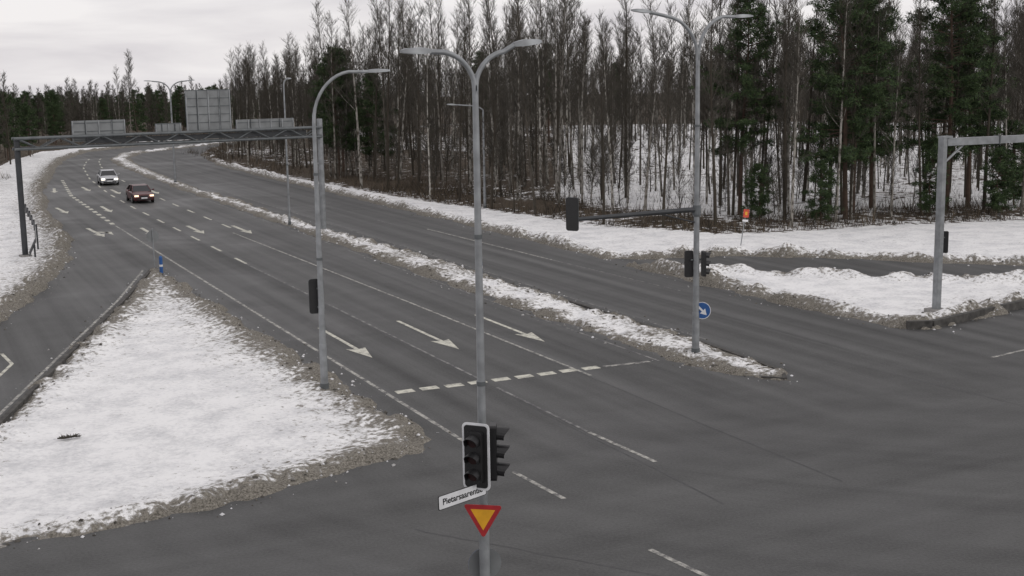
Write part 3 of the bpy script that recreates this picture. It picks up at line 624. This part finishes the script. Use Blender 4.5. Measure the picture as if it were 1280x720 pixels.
def undergrowth():
    n=120000; x=rng.uniform(36,125,n); y=rng.uniform(56,200,n); f=sdist(x,y,FOR); keep=(f>-.8)&(rng.random(n)<np.where(f<7,1.0,.2)*np.where(f<0,.3,1)); x=x[keep];y=y[keep]
    x2=rng.uniform(36,80,45000); y2=rng.uniform(58,110,45000); f2=sdist(x2,y2,FOR); k2=(f2>-.6)&(f2<6); x=np.concatenate([x,x2[k2]]);y=np.concatenate([y,y2[k2]])
    cl=vnoise(x,y,2.2,9); kk=cl>-.10; x=x[kk];y=y[kk]
    x3=rng.uniform(-6,12,9000); y3=rng.uniform(60,150,9000); f3=sdist(x3,y3,S3); k3=(f3>4)&(vnoise(x3,y3,4,3)>.05); x=np.concatenate([x,x3[k3]]); y=np.concatenate([y,y3[k3]]); cl=vnoise(x,y,2.2,9); n=len(x)
    ix=np.clip(np.searchsorted(xs,x),1,nx-1); iy=np.clip(np.searchsorted(ys,y),1,ny-1); z=np.maximum(h[ix,iy],0)-.03
    H=(0.2+.8*rng.random(n)**2)*(1+cl*1.2); a=rng.random(n)*6.28; w=.012+.018*rng.random(n); lx=rng.normal(0,.35,n)*H; ly=rng.normal(0,.35,n)*H
    v=np.empty((n,3,3)); v[:,0]=np.stack([x-np.cos(a)*w,y-np.sin(a)*w,z],-1); v[:,1]=np.stack([x+np.cos(a)*w,y+np.sin(a)*w,z],-1); v[:,2]=np.stack([x+lx,y+ly,z+H],-1)
    m,nt,bb=newmat("dry_brush"); L=nt.links; g=N(nt,"ShaderNodeNewGeometry"); r=N(nt,"ShaderNodeValToRGB"); e=r.color_ramp.elements; e[0].color=(0.03,0.023,0.017,1); e[1].color=(0.15,0.115,0.075,1); e2=e.new(.6); e2.color=(.065,.052,.038,1)
    L.new(g.outputs["Random Per Island"],r.inputs[0]); L.new(r.outputs[0],bb.inputs["Base Color"]); bb.inputs["Roughness"].default_value=.95
    link(bpy.data.objects.new("undergrowth",npmesh("undergrowth",v.reshape(-1,3),np.arange(n*3).reshape(-1,3),[m],smooth=False)))
undergrowth()
mb=MB(); z=.12
mb.tube([(-.28,0,z+.03),(-.1,.04,z+.01),(.1,.0,z+.03),(.32,.07,z+.07)],[.02,.035,.03,.01],6,twigm)
for i in range(70):
    a=random.uniform(-.25,.3); mb.poly([(a,random.uniform(-.08,.1),z),(a+.05,random.uniform(-.08,.1),z+.02),(a+random.uniform(-.1,.15),random.uniform(-.15,.15),z+random.uniform(.02,.12))],twigm)
mb.build("fallen_branch",(3.7,37.1,0))

# ------------------------------------------------------------ world, sun, camera
w=bpy.data.worlds.new("World"); bpy.context.scene.world=w; w.use_nodes=True; nt=w.node_tree; L=nt.links; bg=nt.nodes["Background"]
SE,SR=math.radians(28),math.radians(150)
sky=N(nt,"ShaderNodeTexSky",sky_type='NISHITA',sun_disc=False,sun_elevation=SE,sun_rotation=SR)
sc=N(nt,"ShaderNodeVectorMath",operation='SCALE'); sc.inputs["Scale"].default_value=.1; L.new(sky.outputs[0],sc.inputs[0])
tc=N(nt,"ShaderNodeTexCoord"); mp=N(nt,"ShaderNodeMapping"); mp.inputs["Scale"].default_value=(1.5,1.5,11); L.new(tc.outputs["Generated"],mp.inputs[0])
n=N(nt,"ShaderNodeTexNoise"); n.inputs["Scale"].default_value=2.4; n.inputs["Detail"].default_value=7; n.inputs["Distortion"].default_value=.5; L.new(mp.outputs[0],n.inputs["Vector"])
r=N(nt,"ShaderNodeValToRGB"); e=r.color_ramp.elements; e[0].position=.36; e[0].color=(.67,.64,.67,1); e[1].position=.60; e[1].color=(.91,.88,.88,1); L.new(n.outputs["Fac"],r.inputs[0])
mx=N(nt,"ShaderNodeMix"); mx.data_type='RGBA'; mx.inputs[0].default_value=.96; L.new(sc.outputs[0],mx.inputs[6]); L.new(r.outputs[0],mx.inputs[7]); L.new(mx.outputs[2],bg.inputs["Color"]); bg.inputs["Strength"].default_value=1.0
sl=bpy.data.lights.new("sun",'SUN'); sl.energy=.7; sl.angle=math.radians(25); sl.color=(1,.97,.92); so=bpy.data.objects.new("sun",sl); link(so)
dirv=Vector((math.sin(SR)*math.cos(SE),math.cos(SR)*math.cos(SE),math.sin(SE))); so.rotation_euler=dirv.to_track_quat('Z','Y').to_euler(); so.location=(0,0,60)
cam=bpy.data.cameras.new("camera"); co_=bpy.data.objects.new("camera",cam); link(co_); bpy.context.scene.camera=co_
M=Matrix.Rotation(-math.radians(25.5),3,'Z')@Matrix.Rotation(math.pi/2-math.radians(9.35),3,'X')@Matrix.Rotation(math.radians(-.9),3,'Z')
co_.matrix_world=Matrix.Translation((0,0,10))@M.to_4x4()
cam.sensor_width=36; cam.lens=36*1600/1280; cam.clip_end=8000; cam.clip_start=.1
bpy.context.scene.view_settings.view_transform='Standard'; bpy.context.scene.view_settings.look='None'; bpy.context.scene.view_settings.exposure=0
